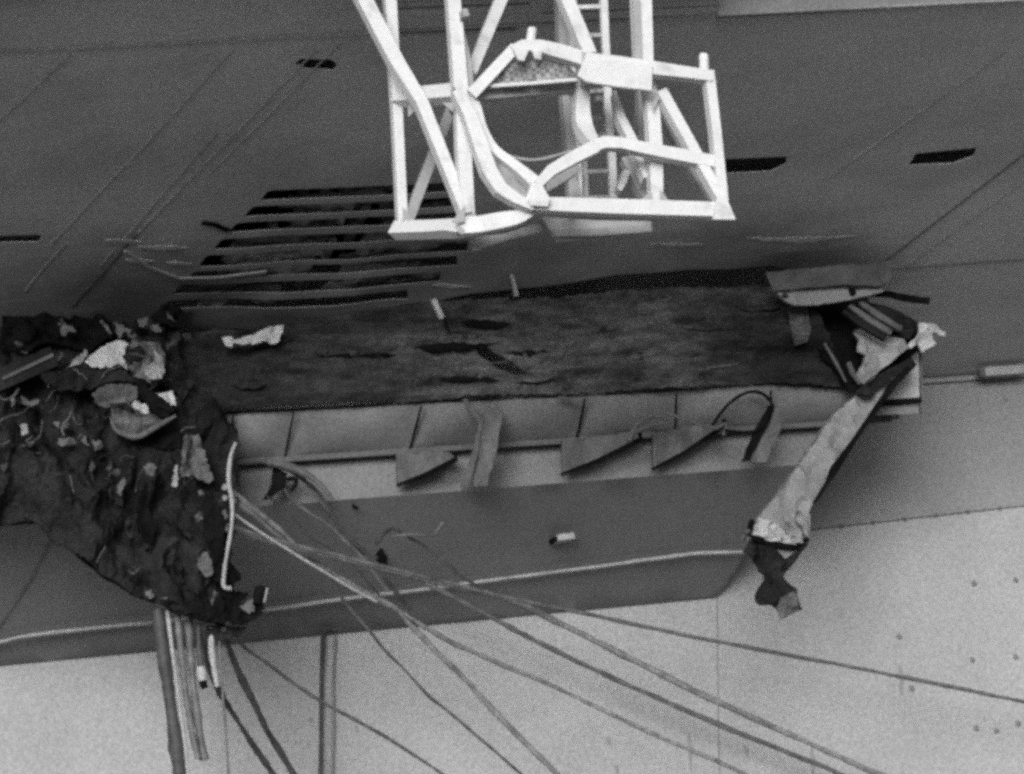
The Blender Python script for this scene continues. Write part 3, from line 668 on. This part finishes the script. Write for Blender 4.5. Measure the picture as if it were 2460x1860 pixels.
# pipes hanging from the foot of the wreck
def hang(pts, wpx, mat, name, label, cat, group, v, sub=14):
    o = tube_px(pts, wpx, v, M[mat], name, None, 10, sub)
    return tag(o, label, cat, group)
G1 = 'pipes hanging below the wreck'
G2 = 'cables trailing from the wreck'
hang([(378, 1466), (384, 1500), (404, 1652), (424, 1800), (432, 1880)], 30, 'dark_cable', 'hanging_pipe', 'thickest dark pipe hanging from the lowest tip of the wreck', 'pipe', G1, VF + .7)
hang([(402, 1468), (410, 1530), (426, 1652), (446, 1800), (452, 1880)], 9, 'rope', 'hanging_pipe', 'thin pale pipe just right of the thickest dark pipe', 'pipe', G1, VF + .75)
hang([(426, 1480), (432, 1530), (446, 1652), (462, 1760), (476, 1822)], 16, 'cable', 'hanging_pipe', 'grey pipe in the middle of the hanging bundle, ending above the frame edge', 'pipe', G1, VF + .7)
hang([(452, 1490), (458, 1560), (470, 1680), (484, 1790), (490, 1826)], 20, 'cable', 'hanging_pipe', 'broad pale grey pipe end of the hanging bundle, with a blunt tip', 'pipe', G1, VF + .64)
hang([(478, 1498), (479, 1560), (484, 1600)], 13, 'dark_cable', 'hanging_pipe', 'short dark pipe stub ending at a bright fitting', 'pipe', G1, VF + .8)
hang([(508, 1508), (511, 1570), (518, 1622), (522, 1650)], 14, 'rope', 'hanging_pipe', 'short pale pipe right of the bright fitting', 'pipe', G1, VF + .76)
hang([(526, 1510), (531, 1600), (537, 1700), (545, 1800), (549, 1880)], 7, 'cable', 'hanging_pipe', 'thinnest grey line hanging straight down right of the pipe bundle', 'pipe', G1, VF + .72)
fit = empty('pipe_fitting', at(484, 1620, VF + .85), 'small bright fitting on the end of a short hanging pipe', 'fitting')
MB().tube([at(482, 1602, VF + .85), at(484, 1615, VF + .85), at(488, 1636, VF + .85)], [.04, .055, .04], 12).build('coupling', M['hull'], fit, True)
MB().tube([at(486, 1636, VF + .85), at(492, 1654, VF + .85)], [.045, .035], 12).build('nozzle', M['soot'], fit, True)

# cables
def cable(pts, wpx, mat, label, v0, v1):
    n = len(pts); vs = [v0 + (v1 - v0) * i / (n - 1) for i in range(n)]
    hang(pts, wpx, mat, 'hanging_cable', label, 'cable', G2, vs)
cable([(540, 1170), (566, 1190), (619, 1231), (674, 1275), (735, 1336), (825, 1394), (890, 1430), (952, 1463), (985, 1500), (1050, 1568), (1113, 1630), (1224, 1747), (1345, 1865), (1400, 1920)], 15, 'pale_cable', 'thick cable curving down from the wreck to the bottom middle of the photo', VF + .85, 1.2)
cable([(540, 1196), (563, 1206), (612, 1240), (660, 1282), (706, 1316), (790, 1372), (880, 1428), (946, 1460), (1068, 1535), (1168, 1580), (1335, 1652), (1558, 1758), (1790, 1860), (1900, 1910)], 12, 'pale_cable', 'cable running beside the thick cable, then on to the lower right', VF + .9, 1.0)
cable([(540, 1270), (563, 1278), (640, 1300), (779, 1332), (925, 1368), (1068, 1402), (1200, 1436), (1279, 1465), (1446, 1548), (1684, 1667), (1946, 1787), (2117, 1862), (2200, 1900)], 17, 'pale_cable', 'heaviest straight cable running from the wreck to the lower right corner', VF + .95, .9)
cable([(545, 1262), (700, 1308), (880, 1352), (1050, 1394), (1200, 1432), (1399, 1473), (1695, 1536), (1997, 1593), (2254, 1644), (2480, 1690), (2560, 1706)], 11, 'cable', 'topmost long cable over the hull, reaching the right edge of the photo', VF + .9, .8)
cable([(1020, 1400), (1100, 1440), (1200, 1494), (1350, 1572), (1519, 1650), (1741, 1747), (1952, 1832), (2050, 1875), (2120, 1900)], 13, 'cable', 'dark cable between the heaviest straight cable and the one below', 1.2, .7)
cable([(790, 1370), (802, 1399), (829, 1449), (888, 1516), (924, 1562), (965, 1602), (1028, 1670), (1073, 1706), (1164, 1783), (1232, 1842), (1290, 1890)], 8, 'cable', 'thin frayed wire dropping under the thick cable', VF + .5, .7)
cable([(560, 1520), (585, 1553), (640, 1592), (694, 1634), (775, 1688), (870, 1738), (983, 1806), (1075, 1868), (1120, 1900)], 9, 'cable', 'thin grey cable crossing the drain pipe on the hull', VF + .5, .6)
cable([(538, 1510), (544, 1535), (562, 1589), (599, 1670), (635, 1743), (666, 1797), (712, 1870), (740, 1910)], 17, 'dark_cable', 'dark heavy cable bowing right from the foot of the wreck', VF + .85, 1.8)
cable([(490, 1510), (494, 1560), (502, 1600), (522, 1652), (549, 1697), (603, 1783), (657, 1862), (690, 1910)], 15, 'dark_cable', 'dark cable left of the bowed heavy cable, below the bright fitting', VF + .85, 1.8)
cable([(690, 1120), (725, 1150), (765, 1185), (807, 1253), (844, 1300), (898, 1347), (935, 1402), (990, 1470)], 11, 'dark_cable', 'dark wire hanging down across the shaded flare from the gallery', GA + .3, GA - .3)
cable([(686, 1178), (700, 1200), (740, 1230), (790, 1262), (840, 1310), (890, 1336), (905, 1340)], 8, 'cable', 'faint wire beside the dark one on the shaded flare', GA + .25, GA - .3)
cable([(906, 1306), (920, 1284), (945, 1270), (985, 1292), (1024, 1315), (1079, 1358), (1115, 1390), (1200, 1430)], 9, 'dark_cable', 'curled dark wire ending above the pale guard line', GA, GA - .6)
cable([(940, 1290), (985, 1284), (1036, 1286), (1050, 1276), (1064, 1256)], 7, 'cable', 'short stray wire with a hooked end on the flare', GA - .1, GA - .1)
cable([(598, 1108), (640, 1112), (700, 1134), (752, 1178), (795, 1240), (838, 1300), (880, 1352), (930, 1420)], 9, 'cable', 'arched cable leaving the gallery wall above the black bracket', GA + .45, GA - .3)
cable([(640, 1192), (690, 1228), (742, 1288), (800, 1322), (862, 1372), (920, 1440), (960, 1466)], 6, 'dark_cable', 'thin dark strand looping low under the black bracket', GA + .3, GA - .3)
cable([(556, 1230), (600, 1262), (668, 1306), (742, 1352), (830, 1405), (905, 1446)], 7, 'rope', 'thin pale strand lying along the start of the thick cable', VF + .98, VF + .5)
hang([(-60, 1548), (0, 1542), (90, 1524), (380, 1494), (640, 1466), (820, 1440), (1010, 1417), (1180, 1394), (1400, 1366), (1560, 1344), (1680, 1330), (1782, 1326)], 9, 'rope', 'guard_line', 'pale rope stretched along the foot of the shaded flare', 'rope', None, [flare_v(x, y) + .12 for x, y in ((-60, 1548), (0, 1542), (90, 1524), (380, 1494), (640, 1466), (820, 1440), (1010, 1417), (1180, 1394), (1400, 1366), (1560, 1344), (1680, 1330), (1740, 1328))])

# bent bracket and scraps on the flare
br = empty('bent_bracket', at(670, 1150, GA + .2), 'black bent bracket with a curved arm under the gallery', 'bracket')
sheet([(656, 1122), (690, 1138), (684, 1172), (650, 1198), (632, 1200), (654, 1160)], vplane(GA + .25), .05, 10, .05, 2, 2, seed=131).build('plate', M['soot'], br)
tube_px([(640, 1108), (690, 1120), (735, 1140), (770, 1166), (800, 1200)], [20, 22, 18, 14, 8], GA + .4, M['scorched'], 'arm', br)
tube_px([(690, 1152), (705, 1150), (712, 1160), (700, 1178)], 12, GA + .38, M['soot'], 'hook', br)
def chip(poly, v, mat, name, label, cat, st=8, cr=.03, seed=1):
    return tag(sheet(poly, vplane(v), .03, st, cr, 3, 1, seed=seed).build(name, M[mat]), label, cat)
chip([(846, 1210), (862, 1218), (860, 1224), (848, 1220)], flare_v(850, 1215) + .05, 'soot', 'debris_chip', 'tiny black chip on the flare under the gallery wall', 'debris', 5, .02, 140)
chip([(900, 1334), (914, 1316), (928, 1336), (930, 1360), (905, 1352)], flare_v(905, 1335) + .15, 'soot', 'tangled_lump', 'black tangled lump above the straight cable', 'debris', 6, .06, 141)
bx = empty('fixture_box', at(1350, 1294, flare_v(1350, 1294) + .1), 'small pale box fixed to the shaded flare right of the cables', 'box')
MB().beam([at(1334, 1296, flare_v(1350, 1294) + .1), at(1374, 1291, flare_v(1350, 1294) + .1)], 15 * mpp(1), .2).build('casing', M['hull'], bx)
MB().beam([at(1325, 1300, flare_v(1350, 1294) + .11), at(1333, 1298, flare_v(1350, 1294) + .11)], 12 * mpp(1), .2).build('end_cap', M['soot'], bx)
# white sticks and torn sheet on the girder
o = MB().beam([at(1040, 720, VF + .35), at(1052, 745, VF + .35), at(1061, 765, VF + .33)], .055, .05).build('white_stick', M['pale'])
tag(o, 'white stick leaning on the burnt girder beside the black gap', 'stick')
o = MB().beam([at(1228, 660, VF + .6), at(1235, 686, VF + .58), at(1240, 712, VF + .55)], [.03, .035, .05], .04).build('white_stick', M['bare'])
tag(o, 'smaller dim stick hanging over the black gap', 'stick')
o = sheet([(533, 812), (556, 810), (560, 818), (600, 808), (628, 796), (650, 786), (682, 780), (678, 800), (664, 826), (648, 828), (640, 822), (580, 830), (560, 826), (556, 836), (542, 832)], vplane(VF + .35), .02, 8, .06, 3.5, 2, seed=150).build('torn_sheet', M['pale'])
tag(o, 'ragged white sheet caught on the upper left of the burnt girder', 'scrap')

# ------------------------------------------------------------------ white lattice frame hanging in front
fr = empty('lattice_frame', at(1360, 520, 9.8), 'white bent steel frame with a ladder hanging before the dark overhang', 'frame')
tz = lambda X, Y: (800 + X * .45208, Y * .45223)
def fb(pts, wz, name, mat='white', dp=.11, smoothit=False):
    """bar of the frame; pts = (X, Y, v) in the enlarged view"""
    P = [at(*tz(x, y), v) for x, y, v in pts]
    wl = wz if isinstance(wz, (list, tuple)) else [wz] * len(P)
    if smoothit:
        P2 = smooth_pts(P, 5)
        wl = [q.x for q in smooth_pts([Vector((a, 0, 0)) for a in wl], 5)]; P = P2
    wm = [a * .45208 * mpp(10) for a in wl]
    o = MB().beam(P, wm, dp).build(name, M[mat], fr)
    return o
def fplate(pts, name, mat='dull', th=.03, cr=.01, st=14, seed=1):
    vs = pts
    xs = [p[0] for p in pts]
    def place(x, y):
        X = (x - 800) / .45208; Y = y / .45223
        sw = 0; sv = 0
        for (a, b, c) in vs:
            q = 1 / ((a - X) ** 2 + (b - Y) ** 2 + 1); sw += q; sv += q * c
        return at(x, y, sv / sw)
    return sheet([tz(a, b) for a, b, c in pts], place, th, st, cr, 2, seed=seed, sharp=False).build(name, M[mat], fr)
TOP = -520
# posts
fb([(278, TOP, 9.4), (300, 0, 9.4), (335, 560, 9.4), (368, 1235, 9.4)], [70, 68, 58, 56], 'corner_post')
fb([(600, TOP, 10.2), (635, 0, 10.2), (672, 480, 10.2)], [76, 76, 84], 'corner_post')
fb([(672, 480, 10.2), (690, 800, 10.2), (715, 1235, 10.2)], [60, 82, 76], 'corner_post')
fb([(655, 90, 10.1), (690, 280, 10.15), (720, 480, 10.2)], [40, 70, 60], 'splice_plate', 'dull', .05)
fb([(1600, TOP, 10.2), (1635, 0, 10.2), (1648, 340, 10.2)], [110, 112, 104], 'main_post')
fb([(1655, 340, 10.22), (1690, 560, 10.22), (1708, 800, 10.2), (1712, 1085, 10.2)], [76, 76, 78, 74], 'main_post')
fb([(1612, 0, 10.27), (1622, 320, 10.27)], [46, 46], 'splice_plate', 'dull', .02)
fb([(1990, 385, 10.4), (2030, 720, 10.4), (2064, 1085, 10.4)], [58, 56, 62], 'corner_post')
fb([(1195, TOP, 9.2), (1220, 0, 9.2), (1232, 260, 9.2), (1252, 560, 9.2), (1275, 830, 9.2), (1285, 1075, 9.2)], [80, 86, 90, 96, 92, 90], 'back_post', 'dull')
fb([(1262, 0, 9.29), (1275, 260, 9.29), (1288, 560, 9.29), (1310, 830, 9.29), (1325, 1075, 9.29)], [34, 34, 40, 34, 26], 'post_flange', 'white', .05)
fb([(1640, 485, 9.5), (1635, 790, 9.5), (1650, 1080, 9.5)], [56, 54, 50], 'back_post', 'dull')
# diagonals
fb([(-100, TOP, 9.6), (160, 0, 9.65), (330, 330, 9.75), (470, 560, 9.9), (705, 1150, 10.25)], [88, 88, 86, 72, 64], 'diagonal_brace')
fb([(395, 1175, 9.4), (500, 900, 9.2), (625, 580, 9.0)], [62, 60, 56], 'diagonal_brace', 'dull')
fb([(725, 400, 10.0), (890, 0, 9.5), (1100, TOP, 9.2)], [62, 72, 72], 'diagonal_brace')
fb([(1010, TOP, 9.6), (1235, 0, 9.8), (1360, 300, 10.0)], [78, 82, 80], 'diagonal_brace')
fb([(1488, 500, 9.9), (1525, 640, 9.95), (1590, 770, 10.0), (1655, 960, 10.1)], [16, 52, 56, 26], 'diagonal_brace')
fb([(1545, 850, 9.7), (1660, 1070, 9.8)], [44, 52], 'diagonal_brace', 'dull')
fb([(1738, 490, 10.3), (1905, 790, 10.35), (2070, 1090, 10.42)], [64, 62, 58], 'diagonal_brace')
fb([(1738, 590, 9.7), (1850, 800, 9.7), (2010, 1085, 9.8)], [52, 56, 56], 'diagonal_brace', 'dull')
# horizontals
fb([(345, 520, 9.45), (520, 508, 9.8), (690, 492, 10.15)], [92, 94, 98], 'cross_beam')
fb([(330, 1225, 9.4), (560, 1218, 9.9), (720, 1208, 10.25), (880, 1180, 10.3), (980, 1160, 10.33), (1075, 1122, 10.35)], [86, 84, 92, 92, 76, 30], 'bottom_beam', smoothit=True)
fb([(1040, 1090, 10.42), (1500, 1106, 10.42), (2078, 1123, 10.42)], [76, 88, 86], 'bottom_beam')
fplate([(2040, 1040, 10.5), (2085, 1040, 10.5), (2138, 1168, 10.5), (2020, 1166, 10.5)], 'gusset_plate', 'white')
fb([(735, 505, 10.28), (860, 370, 10.35), (965, 258, 10.4)], [66, 66, 62], 'top_rail')
fb([(945, 275, 10.42), (1000, 250, 10.42), (1090, 256, 10.42), (1190, 280, 10.42), (1330, 322, 10.42)], [50, 62, 76, 84, 84], 'top_rail')
fb([(1310, 318, 10.42), (1500, 345, 10.42), (1700, 372, 10.42), (1850, 392, 10.42), (2010, 414, 10.42)], [70, 84, 80, 70, 64], 'top_rail')
fplate([(1335, 318, 10.50), (1520, 322, 10.50), (1698, 346, 10.50), (1694, 482, 10.50), (1500, 458, 10.50), (1350, 432, 10.50), (1300, 400, 10.50)], 'rail_panel', 'white', .04)
fplate([(960, 262, 10.49), (1040, 262, 10.49), (1015, 325, 10.49), (985, 320, 10.49)], 'rail_bracket', 'white')
fplate([(1060, 268, 10.49), (1110, 268, 10.49), (1105, 318, 10.49), (1075, 312, 10.49)], 'rail_bracket', 'white')
fb([(755, 512, 10.15), (1020, 488, 10.1), (1300, 462, 10.05)], [66, 70, 62], 'platform_beam', 'dull')
fb([(835, 460, 10.3), (1060, 445, 10.3), (1292, 425, 10.3)], 18, 'platform_edge', 'white', .04)
fplate([(838, 458, 10.25), (940, 325, 10.36), (1110, 320, 10.36), (1250, 345, 10.36), (1292, 395, 10.3), (1292, 425, 10.25), (1060, 444, 10.25)], 'platform_plate', 'grating', .03, .02)
for x0, y0, x1, y1, wd in ((1058, 150, 1042, 262, 54), (1970, 290, 1974, 400, 58)):
    P = [at(*tz(x0, y0), 10.42), at(*tz(x0, y0 + 10), 10.42), at(*tz(x1, y1), 10.42)]
    MB().tube(P, [wd * .45 * mpp(10) * .44, wd * .45 * mpp(10) * .5, wd * .45 * mpp(10) * .5], 14).build('rail_stub', M['white'], fr, True)
# bent channel at the crushed corner and the bowed middle rail
fb([(655, 495, 10.3), (720, 620, 10.34), (770, 760, 10.38), (825, 915, 10.42), (885, 1010, 10.45), (960, 1060, 10.45), (1060, 1110, 10.45)], [62, 74, 84, 86, 78, 64, 46], 'bent_channel')
fb([(680, 470, 10.2), (745, 560, 10.2), (790, 690, 10.22), (850, 800, 10.25), (950, 880, 10.3), (1030, 945, 10.35), (1105, 1015, 10.4)], [50, 56, 44, 50, 56, 66, 84], 'channel_flange', smoothit=True)
fplate([(800, 760, 10.2), (880, 860, 10.2), (1010, 960, 10.25), (1075, 1040, 10.3), (1060, 1100, 10.35), (960, 1030, 10.3), (880, 980, 10.3), (830, 880, 10.3)], 'channel_web', 'dull', .02, .03)
fplate([(1055, 965, 10.52), (1110, 985, 10.52), (1150, 1060, 10.52), (1140, 1100, 10.52), (1050, 1095, 10.52), (1030, 1050, 10.52)], 'crushed_corner', 'white', .04, .07)
fb([(1080, 990, 10.42), (1150, 915, 10.42), (1270, 845, 10.42), (1390, 785, 10.42)], [50, 64, 72, 74], 'middle_rail')
fb([(1385, 785, 10.38), (1430, 765, 10.38), (1520, 768, 10.38), (1620, 790, 10.38), (1730, 812, 10.38), (1880, 840, 10.38), (2025, 868, 10.38)], [62, 70, 66, 68, 72, 74, 70], 'middle_rail')
fb([(1115, 1020, 9.9), (1190, 965, 9.8), (1290, 905, 9.7)], [40, 56, 40], 'rail_flange', 'dull')
fb([(1330, 420, 10.2), (1318, 560, 10.1), (1330, 680, 10.1), (1385, 775, 10.3)], [70, 84, 96, 60], 'bent_strut', smoothit=True)
for X, Y, dx, dy, v in ((372, 1180, 70, -80, 9.55), (700, 1180, -70, -90, 10.32), (745, 1190, 60, -60, 10.32), (1690, 1070, -60, -60, 10.3), (1740, 1075, 50, -70, 10.3), (640, 545, -60, 50, 10.25), (400, 560, 70, 60, 9.72), (1700, 500, 46, 90, 10.34)):
    fplate([(X, Y, v), (X + dx, Y, v), (X, Y + dy, v)], 'gusset_plate', 'dull', .012, .004, 8)
# front-to-back ties
for p, q in (((1710, 1088, 10.2), (1650, 1078, 9.5)), ((2060, 1095, 10.4), (2010, 1088, 9.8)), ((1240, 1098, 10.4), (1285, 1075, 9.2)),
             ((1345, 430, 10.4), (1260, 470, 9.2)), ((700, 505, 10.2), (630, 575, 9.0)), ((372, 1200, 9.45), (395, 1175, 9.3))):
    MB().beam([at(*tz(p[0], p[1]), p[2]), at(*tz(q[0], q[1]), q[2])], .07, .07, W).build('tie_bar', M['dull'], fr)
# toe plates under the bottom beams
fplate([(735, 1262, 9.9), (920, 1240, 9.9), (1060, 1190, 9.9), (1100, 1190, 9.9), (1112, 1228, 9.9), (930, 1272, 9.9), (748, 1332, 9.9)], 'toe_plate', 'dull')
fplate([(1110, 1150, 9.8), (1400, 1170, 9.8), (1692, 1176, 9.8), (1690, 1236, 9.8), (1430, 1262, 9.8), (1192, 1282, 9.8)], 'toe_plate', 'dull')
fb([(1165, 1240, 9.85), (1420, 1235, 9.85), (1690, 1215, 9.85)], 44, 'toe_angle', 'dull', .05)
# ladder
lad = MB().beam([at(*tz(x, y), 9.55) for x, y in ((1395, TOP), (1436, 0), (1450, 300), (1462, 620), (1480, 840), (1490, 1075))], 44 * .452 * mpp(10), .05).build('ladder', M['white'], fr)
MB().beam([at(*tz(x, y), 9.55) for x, y in ((1242, TOP), (1282, 0), (1300, 300), (1318, 620), (1335, 840), (1345, 1075))], 26 * .452 * mpp(10), .05).build('ladder_rail', M['dull'], lad)
for y in (-420, -270, -120, 38, 190, 340, 485, 632, 720, 912, 1050):
    k = .104 * (y + 0)
    x0, x1 = 1284 + .055 * y, 1440 + .045 * y
    MB().beam([at(*tz(x0, y + 3), 9.55), at(*tz(x1, y - 3), 9.55)], 24 * .452 * mpp(10), .03).build('rung', M['white' if y < 100 else 'dull'], lad)
MB().tube([at(*tz(1410, 515), 9.75), at(*tz(1412, 545), 9.75)], [.03, .045], 12).build('clamp', M['dull'], fr, True)
fb([(1555, 915, 9.8), (1535, 970, 9.8), (1512, 1020, 9.8)], [34, 40, 26], 'loose_clip')
fb([(690, 60, 10.3), (698, 100, 10.3)], [30, 40], 'clamp', 'dull', .12)
fb([(660, 1222, 10.36), (690, 1240, 10.36)], [40, 30], 'shackle', 'dull', .06)
o = tube_px([tz(*p) for p in ((850, 785), (930, 828), (1060, 850), (1180, 828), (1260, 800))], 9, 9.6, M['dull'], 'slack_wire', fr)
